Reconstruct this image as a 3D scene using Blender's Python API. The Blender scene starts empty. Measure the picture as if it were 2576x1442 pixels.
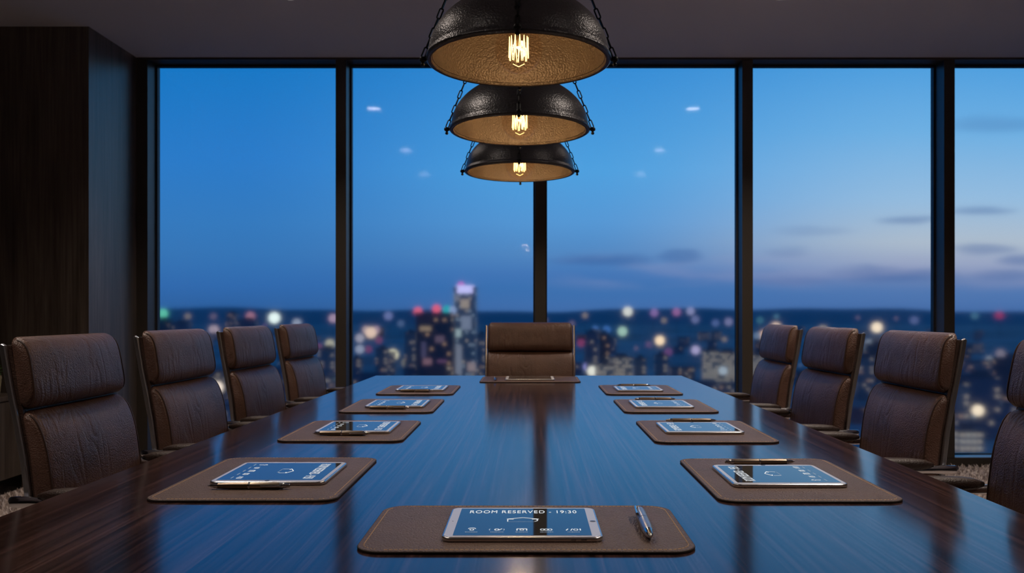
import bpy, bmesh, math, random
import numpy as np
from mathutils import Vector, Matrix

PI = math.pi
R = math.radians
scene = bpy.context.scene
COL = scene.collection
random.seed(7)

def lin(r, g, b, k=1.0):
    def f(c):
        c /= 255.0
        return (c / 12.92 if c <= .04045 else ((c + .055) / 1.055) ** 2.4) * k
    return (f(r), f(g), f(b), 1.0)

# ------------------------------------------------------------------ camera
F, VX, VY, CZ = 2300.0, 1333.0, 787.0, 1.09
cd = bpy.data.cameras.new('camera')
cam = bpy.data.objects.new('camera', cd)
COL.objects.link(cam)
cam.location = (0, 0, CZ)
cam.rotation_euler = (R(90), 0, 0)
cd.sensor_width = 36
cd.lens = 36 * F / 2576
cd.shift_x = -(VX - 1288) / 2576
cd.shift_y = (VY - 721) / 2576
cd.clip_end = 20000
cd.clip_start = .02
cd.dof.use_dof = True
cd.dof.focus_distance = 1.9
cd.dof.aperture_fstop = (cd.lens / 1000) / .0036
scene.camera = cam

scene.view_settings.view_transform = 'Standard'
scene.view_settings.look = 'None'
scene.view_settings.exposure = 0.0
scene.view_settings.gamma = 1.0
scene.view_settings.use_curve_mapping = False
scene.cycles.use_denoising = True
scene.cycles.max_bounces = 14
scene.cycles.transmission_bounces = 10
scene.cycles.transparent_max_bounces = 12
scene.cycles.diffuse_bounces = 5
scene.cycles.glossy_bounces = 5
scene.cycles.sample_clamp_indirect = 6
scene.cycles.blur_glossy = 1.0
scene.cycles.adaptive_threshold = .016

# ------------------------------------------------------------------ node helper
class NT:
    def __init__(self, tree):
        self.t = tree
        self.n = tree.nodes
    def new(self, kind, **kw):
        x = self.n.new(kind)
        for k, v in kw.items():
            setattr(x, k, v)
        return x
    def link(self, a, b):
        self.t.links.new(a, b)
    def put(self, sock, v):
        if isinstance(v, bpy.types.NodeSocket):
            self.link(v, sock)
        else:
            sock.default_value = v
    def math(self, op, a, b=None, c=None, clamp=False):
        x = self.new('ShaderNodeMath', operation=op)
        x.use_clamp = clamp
        self.put(x.inputs[0], a)
        if b is not None: self.put(x.inputs[1], b)
        if c is not None: self.put(x.inputs[2], c)
        return x.outputs[0]
    def mix(self, f, a, b, blend='MIX'):
        x = self.new('ShaderNodeMix', data_type='RGBA', blend_type=blend)
        self.put(x.inputs[0], f); self.put(x.inputs[6], a); self.put(x.inputs[7], b)
        return x.outputs[2]
    def ramp(self, fac, stops, interp='LINEAR'):
        x = self.new('ShaderNodeValToRGB')
        cr = x.color_ramp
        cr.interpolation = interp
        while len(cr.elements) < len(stops):
            cr.elements.new(1.0)
        for e, (p, c) in zip(cr.elements, stops):
            e.position = p
            e.color = c
        self.put(x.inputs[0], fac)
        return x.outputs[0]
    def rng(self, v, a, b, c=0.0, d=1.0, smooth=True):
        x = self.new('ShaderNodeMapRange')
        x.interpolation_type = 'SMOOTHSTEP' if smooth else 'LINEAR'
        x.clamp = True
        self.put(x.inputs[0], v)
        for i, q in enumerate((a, b, c, d)):
            x.inputs[i + 1].default_value = q
        return x.outputs[0]
    def noise(self, vec, scale=5, detail=2, rough=.5, dist=0):
        x = self.new('ShaderNodeTexNoise')
        self.put(x.inputs['Vector'], vec)
        x.inputs['Scale'].default_value = scale
        x.inputs['Detail'].default_value = detail
        x.inputs['Roughness'].default_value = rough
        x.inputs['Distortion'].default_value = dist
        return x.outputs[0]
    def mapping(self, vec, scale=(1, 1, 1), rot=(0, 0, 0), loc=(0, 0, 0)):
        x = self.new('ShaderNodeMapping')
        self.put(x.inputs[0], vec)
        x.inputs['Scale'].default_value = scale
        x.inputs['Rotation'].default_value = rot
        x.inputs['Location'].default_value = loc
        return x.outputs[0]
    def bump(self, h, strength=.3, dist=.01, normal=None):
        x = self.new('ShaderNodeBump')
        x.inputs['Strength'].default_value = strength
        x.inputs['Distance'].default_value = dist
        self.put(x.inputs['Height'], h)
        if normal is not None: self.put(x.inputs['Normal'], normal)
        return x.outputs[0]

# ------------------------------------------------------------------ world: dusk sky
w = bpy.data.worlds.new('dusk_sky')
scene.world = w
w.use_nodes = True
w.node_tree.nodes.clear()
q = NT(w.node_tree)
tc = q.new('ShaderNodeTexCoord')
sep = q.new('ShaderNodeSeparateXYZ')
q.link(tc.outputs['Generated'], sep.inputs[0])
sx, sy, sz = sep.outputs
ay = q.math('MAXIMUM', q.math('ABSOLUTE', sy), .15)
az = q.math('DIVIDE', sx, ay)                       # bearing (tangent)
el = q.math('DIVIDE', sz, ay)                       # elevation (tangent)
def E(py): return (VY - py) / F
def stops(rows):
    return [(min(1, max(0, E(py) / .5)), lin(*c)) for py, c in rows]
el5 = q.math('DIVIDE', el, .5, clamp=True)
rl = q.ramp(el5, stops([(786, (44, 92, 152)), (720, (48, 103, 170)), (640, (53, 114, 178)), (560, (52, 119, 186)), (400, (42, 120, 196)), (165, (22, 116, 192)), (-300, (12, 80, 150))]))
rm = q.ramp(el5, stops([(786, (66, 108, 168)), (725, (58, 110, 172)), (690, (66, 115, 178)), (640, (80, 132, 189)), (560, (84, 148, 208)), (430, (76, 156, 218)), (165, (50, 136, 208)), (-300, (20, 95, 165))]))
rr_ = q.ramp(el5, stops([(786, (70, 108, 166)), (735, (78, 116, 172)), (705, (100, 126, 174)), (665, (150, 163, 192)), (610, (170, 184, 200)), (500, (146, 184, 218)), (330, (108, 172, 222)), (165, (78, 156, 218)), (-300, (28, 105, 175))]))
f1 = q.rng(az, -.33, .06)
f2 = q.rng(az, .05, .46)
skyc = q.mix(f2, q.mix(f1, rl, rm), rr_)
# cloud streaks: soft dark bands near the horizon
nz = q.new('ShaderNodeTexNoise')
q.link(q.mapping(tc.outputs['Generated'], scale=(6, 6, 40)), nz.inputs['Vector'])
nz.inputs['Scale'].default_value = 1.6
nz.inputs['Detail'].default_value = 4
nv = q.math('SUBTRACT', nz.outputs[0], .5)
mask = None
for (px, py, wx, wy, s) in [(1510, 656, 130, 17, .62), (1708, 650, 60, 14, .5), (2285, 552, 85, 13, .5), (2470, 532, 90, 14, .5),
                            (2480, 628, 85, 14, .5), (2250, 690, 170, 24, .65), (1990, 700, 120, 18, .5), (2570, 655, 70, 14, .6),
                            (2500, 315, 130, 24, .3), (2520, 690, 90, 16, .5), (1980, 632, 60, 12, .25), (2050, 580, 110, 12, .22)]:
    dx = q.math('DIVIDE', q.math('SUBTRACT', az, (px - VX) / F), wx / F)
    de = q.math('DIVIDE', q.math('SUBTRACT', q.math('ADD', el, q.math('MULTIPLY', nv, .018)), E(py) ), wy / F)
    r2 = q.math('ADD', q.math('MULTIPLY', dx, dx), q.math('MULTIPLY', de, de))
    r2 = q.math('ADD', r2, q.math('MULTIPLY', nv, 1.2))
    m = q.math('MULTIPLY', q.rng(r2, 1.5, 0.0), s)
    mask = m if mask is None else q.math('MAXIMUM', mask, m)
skyc = q.mix(mask, skyc, lin(58, 96, 156))
bandp = q.math('MULTIPLY', q.math('MULTIPLY', q.rng(q.math('ADD', nv, 0.0), -.12, .16), q.rng(el, .02, .035)), q.math('MULTIPLY', q.rng(el, .075, .05), q.rng(az, -.02, .12)))
skyc = q.mix(q.math('MULTIPLY', bandp, .30), skyc, lin(146, 152, 186))
below = q.rng(el, -.01, 0.0)
skyc = q.mix(below, lin(20, 40, 78), skyc)
bg = q.new('ShaderNodeBackground')
q.link(skyc, bg.inputs[0])
bg.inputs[1].default_value = 1.15
wo = q.new('ShaderNodeOutputWorld')
q.link(bg.outputs[0], wo.inputs[0])

# ------------------------------------------------------------------ materials
def principled(name, base=(.5, .5, .5, 1), rough=.5, metal=0.0, ior=1.5, coat=0.0, coat_rough=.05, spec=.5):
    m = bpy.data.materials.new(name)
    m.use_nodes = True
    t = NT(m.node_tree)
    p = m.node_tree.nodes['Principled BSDF']
    p.inputs['Base Color'].default_value = base
    p.inputs['Roughness'].default_value = rough
    p.inputs['Metallic'].default_value = metal
    p.inputs['IOR'].default_value = ior
    p.inputs['Specular IOR Level'].default_value = spec
    p.inputs['Coat Weight'].default_value = coat
    p.inputs['Coat Roughness'].default_value = coat_rough
    return m, t, p

def emitter(name, col, k=1.0):
    m = bpy.data.materials.new(name)
    m.use_nodes = True
    m.node_tree.nodes.clear()
    t = NT(m.node_tree)
    e = t.new('ShaderNodeEmission')
    e.inputs[0].default_value = col
    e.inputs[1].default_value = k
    o = t.new('ShaderNodeOutputMaterial')
    t.link(e.outputs[0], o.inputs[0])
    return m

def obj_coord(t):
    return t.new('ShaderNodeTexCoord').outputs['Object']

def leather(name, c1, c2, cell=260, rough=.42, wrinkle=.0, pebble=.35):
    m, t, p = principled(name, c1, rough)
    oc = obj_coord(t)
    n1 = t.noise(oc, 9, 3, .6)
    t.link(t.mix(t.rng(n1, .35, .7), c1, c2), p.inputs['Base Color'])
    v = t.new('ShaderNodeTexVoronoi', feature='SMOOTH_F1')
    v.inputs['Scale'].default_value = cell
    v.inputs['Smoothness'].default_value = .4
    wob = t.new('ShaderNodeMix', data_type='VECTOR')
    nn = t.new('ShaderNodeTexNoise')
    t.link(oc, nn.inputs['Vector'])
    nn.inputs['Scale'].default_value = 60
    wob.inputs[0].default_value = .012
    t.link(oc, wob.inputs[4]); t.link(nn.outputs[1], wob.inputs[5])
    t.link(wob.outputs[1], v.inputs['Vector'])
    h = t.math('MULTIPLY', v.outputs['Distance'], -1.0)
    nb = t.bump(h, pebble, .004)
    if wrinkle:
        wn = t.noise(t.mapping(oc, scale=(14, 14, 2.4), rot=(0, .25, 0)), 1.0, 2, .55, .9)
        ridge = t.math('ABSOLUTE', t.math('SUBTRACT', wn, .5))
        patch = t.rng(t.noise(oc, 6, 1), .42, .62)
        hr = t.math('MULTIPLY', t.rng(ridge, 0, .09), patch)
        nb = t.bump(hr, wrinkle, .012, nb)
    t.link(nb, p.inputs['Normal'])
    return m

LEATHER = leather('brown_leather', (.112, .057, .040, 1), (.086, .043, .030, 1), 270, .42, .20, .30)
LEATHER_ARM = leather('arm_leather', (.026, .013, .009, 1), (.020, .010, .007, 1), 260, .5, 0, .2)
LEATHER_SIDE = leather('side_leather', (.050, .025, .017, 1), (.040, .020, .013, 1), 260, .5, .15, .25)
LEATHER_MAT = leather('mat_leather', (.108, .063, .045, 1), (.086, .049, .035, 1), 330, .48, 0, .55)
MAT_EDGE, _, _ = principled('mat_edge', (.02, .011, .008, 1), .6)
THREAD, _, _ = principled('tan_thread', (.62, .40, .20, 1), .7)
PIPING, _, _ = principled('piping_leather', (.05, .025, .017, 1), .5)
CHROME, _, _ = principled('chrome', (.55, .55, .57, 1), .12, 1.0)
BRUSHED, _, _ = principled('brushed_chrome', (.62, .63, .66, 1), .30, 1.0)
DARK_METAL, _, _ = principled('dark_metal', (.02, .02, .022, 1), .4, 1.0)

# table wood
WOOD, t, p = principled('ebony_wood', (.03, .015, .012, 1), .16, ior=1.62, coat=0.0)
oc = obj_coord(t)
g1 = t.noise(t.mapping(oc, scale=(75, 1.0, 30), rot=(0, 0, .05)), 1.0, 4, .62, .3)
g2 = t.noise(t.mapping(oc, scale=(330, 2.2, 60), rot=(0, 0, .05)), 1.0, 3, .6, .15)
gm = t.math('ADD', t.math('MULTIPLY', g1, .6), t.math('MULTIPLY', g2, .4))
t.link(t.ramp(gm, [(.38, (.010, .005, .005, 1)), (.5, (.030, .015, .013, 1)), (.57, (.055, .027, .024, 1)), (.68, (.095, .048, .043, 1))]), p.inputs['Base Color'])
p.inputs['Roughness'].default_value = .135

# dark panel wood
PANEL, t, p = principled('dark_panel_wood', (.02, .015, .012, 1), .36, ior=1.6)
oc = obj_coord(t)
g1 = t.noise(t.mapping(oc, scale=(9, 9, .8)), 1.0, 5, .65, .8)
g2 = t.noise(t.mapping(oc, scale=(70, 70, 1.6)), 1.0, 3, .6)
gm = t.math('ADD', t.math('MULTIPLY', g1, .55), t.math('MULTIPLY', g2, .45))
t.link(t.ramp(gm, [(.34, (.040, .030, .024, 1)), (.52, (.115, .092, .074, 1)), (.68, (.19, .155, .130, 1))]), p.inputs['Base Color'])
t.link(t.bump(gm, .25, .003), p.inputs['Normal'])

CEIL, t, p = principled('ceiling_plaster', (.62, .62, .70, 1), .9)
t.link(t.bump(t.noise(obj_coord(t), 180, 3), .15, .003), p.inputs['Normal'])
WALLP, t, p = principled('warm_grey_wall_paint', (.32, .28, .26, 1), .7)
CARPET, t, p = principled('carpet_backing', (.44, .37, .33, 1), .95, spec=.1)
PILE, t, p = principled('carpet_pile', (.46, .38, .34, 1), .95, spec=.1)
n1 = t.noise(obj_coord(t), 5, 3)
n2 = t.noise(obj_coord(t), 60, 2)
t.link(t.mix(t.rng(n2, .35, .65), t.mix(t.rng(n1, .35, .65), (.52, .43, .39, 1), (.74, .64, .58, 1)), (.86, .77, .70, 1)), p.inputs['Base Color'])
FRAME, _, _ = principled('bronze_window_frame', (.055, .046, .036, 1), .40)
GASKET, _, _ = principled('frame_gasket', (.03, .03, .034, 1), .5)
SILL, _, _ = principled('sill_metal', (.30, .31, .33, 1), .35, .6)

GLASS = bpy.data.materials.new('window_glass')
GLASS.use_nodes = True
GLASS.node_tree.nodes.clear()
t = NT(GLASS.node_tree)
gl = t.new('ShaderNodeBsdfGlass')
gl.inputs['Color'].default_value = (.985, .99, .99, 1)
gl.inputs['Roughness'].default_value = .052
gl.inputs['IOR'].default_value = 1.48
go = t.new('ShaderNodeOutputMaterial')
t.link(gl.outputs[0], go.inputs[0])

# pendant materials
SHADE, t, p = principled('hammered_black_metal', (.13, .132, .136, 1), .36, .92)
oc = obj_coord(t)
v = t.new('ShaderNodeTexVoronoi', feature='SMOOTH_F1')
v.inputs['Scale'].default_value = 205
t.link(t.mapping(oc, scale=(1, 1, 1.2)), v.inputs['Vector'])
t.link(t.bump(v.outputs['Distance'], .24, .005), p.inputs['Normal'])
LINING, t, p = principled('hammered_bronze_lining', (.115, .074, .038, 1), .5, .35)
v = t.new('ShaderNodeTexVoronoi', feature='SMOOTH_F1')
v.inputs['Scale'].default_value = 195
t.link(obj_coord(t), v.inputs['Vector'])
t.link(t.bump(v.outputs['Distance'], .42, .005), p.inputs['Normal'])
BLACK_METAL, _, _ = principled('black_iron', (.02, .02, .02, 1), .38, .7)
BRASS, _, _ = principled('aged_brass', (.40, .28, .16, 1), .3, 1.0)
FILAMENT = emitter('glowing_filament', (1.0, .62, .20, 1), 4.6)
BULB = bpy.data.materials.new('bulb_glass')
BULB.use_nodes = True
BULB.node_tree.nodes.clear()
t = NT(BULB.node_tree)
tr = t.new('ShaderNodeBsdfTransparent')
tr.inputs[0].default_value = (.97, .92, .86, 1)
gs = t.new('ShaderNodeBsdfGlossy')
gs.inputs['Roughness'].default_value = .03
gs.inputs[0].default_value = (.9, .88, .9, 1)
fr = t.new('ShaderNodeLayerWeight')
fr.inputs[0].default_value = .22
ms = t.new('ShaderNodeMixShader')
t.link(t.math('ADD', t.math('MULTIPLY', t.math('POWER', fr.outputs['Facing'], 2.2), .85), .02), ms.inputs[0])
t.link(tr.outputs[0], ms.inputs[1]); t.link(gs.outputs[0], ms.inputs[2])
o = t.new('ShaderNodeOutputMaterial')
t.link(ms.outputs[0], o.inputs[0])

# tablet, pen
ALU, _, _ = principled('tablet_aluminium', (.62, .61, .62, 1), .25, 1.0)
BEZEL, _, _ = principled('tablet_bezel', (.72, .71, .73, 1), .25, .1)
SCREEN, _, _ = principled('tablet_screen', (.046, .043, .040, 1), .035, ior=1.7)
BUTTON, _, _ = principled('tablet_button', (.12, .12, .13, 1), .25)
GLYPH = emitter('screen_white', (.90, .95, 1.0, 1), .85)
GLYPH_DIM = emitter('screen_grey', (.55, .66, .80, 1), .55)
PEN_DARK, _, _ = principled('pen_bronze', (.19, .15, .11, 1), .3, .9)
PEN_LIGHT, _, _ = principled('pen_champagne', (.36, .29, .22, 1), .28, .9)
PEN_SILVER, _, _ = principled('pen_silver', (.42, .42, .44, 1), .32, .9)
LEAF, _, _ = principled('plant_leaf', (.05, .12, .03, 1), .5)
POT, _, _ = principled('plant_pot', (.36, .32, .20, 1), .5)
LAMP_DISC = emitter('downlight_disc', (1.0, .86, .78, 1), 11)
TRIM_WHITE, _, _ = principled('downlight_trim', (.5, .5, .5, 1), .5)

# ------------------------------------------------------------------ mesh helpers
def finish(name, bm, m, parent=None, smooth=40, loc=None):
    bmesh.ops.recalc_face_normals(bm, faces=bm.faces[:])
    me = bpy.data.meshes.new(name)
    bm.to_mesh(me)
    bm.free()
    me.materials.append(m)
    if smooth:
        me.polygons.foreach_set('use_smooth', [True] * len(me.polygons))
        me.set_sharp_from_angle(angle=R(smooth))
    o = bpy.data.objects.new(name, me)
    COL.objects.link(o)
    if parent is not None:
        o.parent = parent
    if loc is not None:
        o.location = loc
    return o

def empty(name, loc=(0, 0, 0), rz=0.0):
    o = bpy.data.objects.new(name, None)
    o.empty_display_size = .1
    COL.objects.link(o)
    o.location = loc
    o.rotation_euler = (0, 0, rz)
    return o

def tag(o, label=None, cat=None, group=None, kind=None):
    if label: o['label'] = label
    if cat: o['category'] = cat
    if group: o['group'] = group
    if kind: o['kind'] = kind
    return o

def copy_tree(o, parent=None):
    c = o.copy()
    COL.objects.link(c)
    if parent is not None:
        c.parent = parent
    for ch in list(o.children):
        copy_tree(ch, c)
    return c

def loft(bm, rings, cap0=True, cap1=True, closed=True):
    vs = [[bm.verts.new(p) for p in ring] for ring in rings]
    n = len(rings[0])
    for a, b in zip(vs[:-1], vs[1:]):
        for i in range(n if closed else n - 1):
            j = (i + 1) % n
            try:
                bm.faces.new((a[i], a[j], b[j], b[i]))
            except ValueError:
                pass
    if cap0: bm.faces.new(vs[0][::-1])
    if cap1: bm.faces.new(vs[-1])
    return vs

def box(bm, x0, x1, y0, y1, z0, z1, bev=0.0):
    if bev:
        rings = []
        for (ins, z) in ((bev, z0), (0, z0 + bev), (0, z1 - bev), (bev, z1)):
            rings.append([(x0 + ins, y0 + ins, z), (x1 - ins, y0 + ins, z), (x1 - ins, y1 - ins, z), (x0 + ins, y1 - ins, z)])
        loft(bm, rings)
    else:
        loft(bm, [[(x0, y0, z), (x1, y0, z), (x1, y1, z), (x0, y1, z)] for z in (z0, z1)])

def rrect(x0, x1, y0, y1, r, n=8):
    pts = []
    for cx, cy, a0 in ((x1 - r, y1 - r, 0), (x0 + r, y1 - r, 90), (x0 + r, y0 + r, 180), (x1 - r, y0 + r, 270)):
        for i in range(n + 1):
            a = R(a0 + 90 * i / n)
            pts.append((cx + r * math.cos(a), cy + r * math.sin(a)))
    return pts

def slab(bm, x0, x1, y0, y1, z0, z1, r, e=.002, n=8, steps=3):
    rings = []
    def ring(ins, z):
        return [(a, b, z) for a, b in rrect(x0 + ins, x1 - ins, y0 + ins, y1 - ins, max(r - ins, .0004), n)]
    for i in range(steps + 1):
        a = PI / 2 * i / steps
        rings.append(ring(e * (1 - math.sin(a)), z0 + e * (1 - math.cos(a))))
    for i in range(steps + 1):
        a = PI / 2 * i / steps
        rings.append(ring(e * (1 - math.cos(a)), z1 - e * (1 - math.sin(a))))
    loft(bm, rings)

def tube(bm, pts, r, n=8, closed=False, caps=True):
    pts = [Vector(p) for p in pts]
    m = len(pts)
    rings = []
    up = None
    for i, p in enumerate(pts):
        if closed:
            d = pts[(i + 1) % m] - pts[i - 1]
        else:
            d = pts[min(i + 1, m - 1)] - pts[max(i - 1, 0)]
        d.normalize()
        if up is None:
            up = Vector((0, 0, 1)) if abs(d.z) < .9 else Vector((1, 0, 0))
        s = d.cross(up)
        if s.length < 1e-6:
            s = d.orthogonal()
        s.normalize()
        up = s.cross(d).normalized()
        rad = r[i] if isinstance(r, (list, tuple)) else r
        rings.append([p + (s * math.cos(2 * PI * k / n) + up * math.sin(2 * PI * k / n)) * rad for k in range(n)])
    if closed:
        rings.append(rings[0])
        vs = [[bm.verts.new(q_) for q_ in ring] for ring in rings[:-1]]
        vs.append(vs[0])
        for a, b in zip(vs[:-1], vs[1:]):
            for i in range(n):
                j = (i + 1) % n
                bm.faces.new((a[i], a[j], b[j], b[i]))
    else:
        loft(bm, rings, caps, caps)

def lathe(bm, prof, n=32, c=(0, 0, 0), axis='z', caps=True):
    rings = []
    for (r, h) in prof:
        ring = []
        for i in range(n):
            a = 2 * PI * i / n
            u, v_ = r * math.cos(a), r * math.sin(a)
            if axis == 'z': pt = (c[0] + u, c[1] + v_, c[2] + h)
            elif axis == 'x': pt = (c[0] + h, c[1] + u, c[2] + v_)
            else: pt = (c[0] + u, c[1] + h, c[2] + v_)
            ring.append(pt)
        rings.append(ring)
    loft(bm, rings, caps, caps)

def sphere(bm, c, r, nu=20, nv=12, sz=1.0):
    prof = [(max(r * math.sin(PI * i / nv), r * .004), -r * math.cos(PI * i / nv) * sz) for i in range(nv + 1)]
    lathe(bm, prof, nu, c)

BM = bmesh.new

# ------------------------------------------------------------------ the setting
CEILZ, YF, YG = 2.875, 6.39, 6.55
def structure(name, bm, m, smooth=0, parent=None):
    o = finish(name, bm, m, parent, smooth)
    if parent is None:
        o['kind'] = 'structure'
    return o

b = BM(); box(b, -3.9, 4.7, -7, 6.62, -.12, 0); structure('floor', b, CARPET)
b = BM(); box(b, -3.9, 4.7, -7, 6.62, CEILZ, CEILZ + .15); structure('ceiling', b, CEIL)
b = BM(); box(b, -3.9, -3.7, -7, 5.70, 0, CEILZ); structure('wall_left', b, PANEL)
b = BM(); box(b, -3.9, -2.75, 5.70, 6.62, 0, CEILZ); structure('wall_corner', b, PANEL)
b = BM(); box(b, 4.45, 4.65, -7, 6.62, 0, CEILZ); structure('wall_right', b, WALLP)
b = BM(); box(b, -3.7, 4.45, -7, -6.8, 0, CEILZ); structure('wall_back', b, WALLP)

MULL = [(-2.75, -2.672), (-1.358, -1.284), (.036, .111), (1.484, 1.559), (2.895, 2.970), (4.376, 4.45)]
b = BM(); box(b, -2.75, 4.45, YF, YG + .06, 2.860, CEILZ); structure('trim_1', b, FRAME)
b = BM(); box(b, -2.75, 4.45, YF, YG + .06, 0, .072); structure('trim_2', b, FRAME)
for i, (x0, x1) in enumerate(MULL):
    b = BM(); box(b, x0, x1, YF, YG + .06, .072, 2.860, .003)
    structure('trim_%d' % (i + 3), b, FRAME)
for i in range(5):
    x0, x1 = MULL[i][1], MULL[i + 1][0]
    e = empty('window_%d' % (i + 1), ((x0 + x1) / 2, YG, .072))
    tag(e, kind='structure')
    def W(name, bm, m):
        o = finish(name, bm, m, e, 0)
        o.matrix_parent_inverse = Matrix.Translation(-e.location)
        return o
    b = BM(); box(b, x0 + .004, x1 - .004, YG, YG + .012, .078, 2.854)
    W('pane', b, GLASS)
    b = BM()
    for (a0, a1, c0, c1) in ((x0, x0 + .012, .072, 2.86), (x1 - .012, x1, .072, 2.86), (x0 + .012, x1 - .012, .072, .084), (x0 + .012, x1 - .012, 2.848, 2.86)):
        box(b, a0, a1, YG - .02, YG + .03, c0, c1)
    W('gasket', b, GASKET)
    b = BM(); box(b, x0, x1, YF + .006, YG - .02, .072, .078, .001)
    W('sill', b, SILL)

# carpet pile
rng = np.random.default_rng(5)
def pile(regions, spacing):
    V, Fc = [], []
    base = 0
    for (xa, xb, ya, yb) in regions:
        nx, ny = int((xb - xa) / spacing), int((yb - ya) / spacing)
        gx, gy = np.meshgrid(np.linspace(xa, xb, nx), np.linspace(ya, yb, ny))
        x = gx.ravel() + rng.uniform(-.5, .5, gx.size) * spacing
        y = gy.ravel() + rng.uniform(-.5, .5, gx.size) * spacing
        k = (x > xa) & (x < xb) & (y > ya) & (y < yb)
        x, y = x[k], y[k]
        n = x.size
        a = rng.uniform(0, 2 * PI, n)
        hgt = rng.uniform(.022, .045, n)
        wd = rng.uniform(.004, .008, n)
        ln = rng.uniform(.005, .03, n)
        ca, sa = np.cos(a), np.sin(a)
        b_ = rng.uniform(0, 2 * PI, n)
        ox, oy = np.cos(b_) * ln, np.sin(b_) * ln
        P = np.empty((n, 5, 3))
        P[:, 0] = np.stack([x - ca * wd, y - sa * wd, np.zeros(n)], 1)
        P[:, 1] = np.stack([x + ca * wd, y + sa * wd, np.zeros(n)], 1)
        P[:, 2] = np.stack([x + ca * wd * .8 + ox * .35, y + sa * wd * .8 + oy * .35, hgt * .65], 1)
        P[:, 3] = np.stack([x - ca * wd * .8 + ox * .35, y - sa * wd * .8 + oy * .35, hgt * .65], 1)
        P[:, 4] = np.stack([x + ox, y + oy, hgt], 1)
        V.append(P.reshape(-1, 3))
        idx = base + np.arange(n) * 5
        Fc.append((idx, n))
        base += n * 5
    verts = np.concatenate(V)
    me = bpy.data.meshes.new('carpet_pile')
    faces = []
    for idx, n in Fc:
        for i in idx.tolist():
            faces.append((i, i + 1, i + 2, i + 3))
            faces.append((i + 3, i + 2, i + 4))
    me.from_pydata(verts.tolist(), [], faces)
    me.materials.append(PILE)
    o = bpy.data.objects.new('carpet_pile', me)
    COL.objects.link(o)
    return tag(o, 'beige shaggy carpet pile on the floor around the table', 'carpet', kind='stuff')
pile([(-3.08, -1.2, 3.2, 5.68), (-2.72, -1.2, 5.68, 6.37), (1.15, 4.3, 2.6, 6.37), (-1.2, 1.15, 5.5, 6.37)], .0165)

# ------------------------------------------------------------------ credenza and plant
cz = empty('credenza', (-3.40, 4.3, 0))
tag(cz, 'low dark wood credenza along the left wall behind the nearest left chair', 'cabinet')
def credenza():
    y0, y1 = -1.6, 1.385
    b = BM(); box(b, -.28, .24, y0 + .02, y1, 0, .095); finish('plinth', b, DARK_METAL, cz, 0)
    b = BM(); box(b, -.28, .27, y0, y1, .095, .565, .002); finish('body', b, PANEL, cz, 0)
    b = BM(); box(b, -.29, .295, y0 - .01, y1, .565, .592, .002); finish('top', b, PANEL, cz, 0)
    n = 4
    for i in range(n):
        a = y0 + (y1 - y0) * i / n; c = y0 + (y1 - y0) * (i + 1) / n
        b = BM(); box(b, .27, .288, a + .003, c - .003, .10, .558, .002)
        d = finish('door', b, PANEL, cz, 0)
        b = BM(); box(b, .288, .300, c - .05, c - .035, .36, .50, .002)
        finish('handle', b, DARK_METAL, d, 0)
credenza()
pl = empty('potted_plant', (-3.215, 5.43, .592))
tag(pl, 'small green plant in a pale yellow pot on the credenza at the left edge', 'plant')
b = BM(); lathe(b, [(.045, 0), (.06, .01), (.068, .11), (.066, .125), (.058, .125), (.056, .11)], 24); finish('pot', b, POT, pl)
b = BM()
random.seed(3)
for i in range(46):
    a = random.uniform(0, 2 * PI); tl = random.uniform(.2, 1.15); L = random.uniform(.06, .12)
    d = Vector((math.cos(a) * math.sin(tl), math.sin(a) * math.sin(tl), math.cos(tl)))
    s = d.cross(Vector((0, 0, 1))).normalized(); nrm = s.cross(d)
    p0 = Vector((0, 0, .115)) + d * .01
    prev = None
    for k in range(6):
        u = k / 5
        wdt = .014 * math.sin(PI * min(1, u * .92 + .06))
        c = p0 + d * L * u - Vector((0, 0, 1)) * .03 * u * u
        row = (b.verts.new(c - s * wdt), b.verts.new(c + nrm * .003), b.verts.new(c + s * wdt))
        if prev:
            b.faces.new((prev[0], prev[1], row[1], row[0])); b.faces.new((prev[1], prev[2], row[2], row[1]))
        prev = row
finish('foliage', b, LEAF, pl)

# ------------------------------------------------------------------ table
TZ = .74
tb = empty('conference_table', (0, 3.0, 0))
tag(tb, 'long glossy dark ebony conference table set with leather desk mats', 'table')
def table():
    yn, yf = -2.12, 2.095
    def xl(y): return -.86 - (.052) * (2.095 - y) / 3.55
    def xr(y): return .846 + (.014) * (2.095 - y) / 3.55
    b = BM()
    def ring(ins, z):
        pts = []
        N = 10
        for i in range(N + 1):
            y = yn + (yf - yn) * i / N
            yy = min(max(y, yn + ins), yf - ins)
            pts.append((xr(yy) - ins, yy, z))
        for i in range(N + 1):
            y = yf - (yf - yn) * i / N
            yy = min(max(y, yn + ins), yf - ins)
            pts.append((xl(yy) + ins, yy, z))
        return pts
    loft(b, [ring(.006, TZ - .038), ring(.0, TZ - .032), ring(0, TZ - .0035), ring(.0012, TZ - .001), ring(.004, TZ)])
    finish('tabletop', b, WOOD, tb, 8)
    b = BM(); box(b, -.55, .55, yn + .35, yf - .45, .655, .702, .003); finish('apron', b, PANEL, tb, 0)
    for y in (-1.35, 1.05):
        b = BM(); box(b, -.32, .32, y - .3, y + .3, .0, .655, .006); finish('pedestal', b, PANEL, tb, 0)
table()

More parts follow.
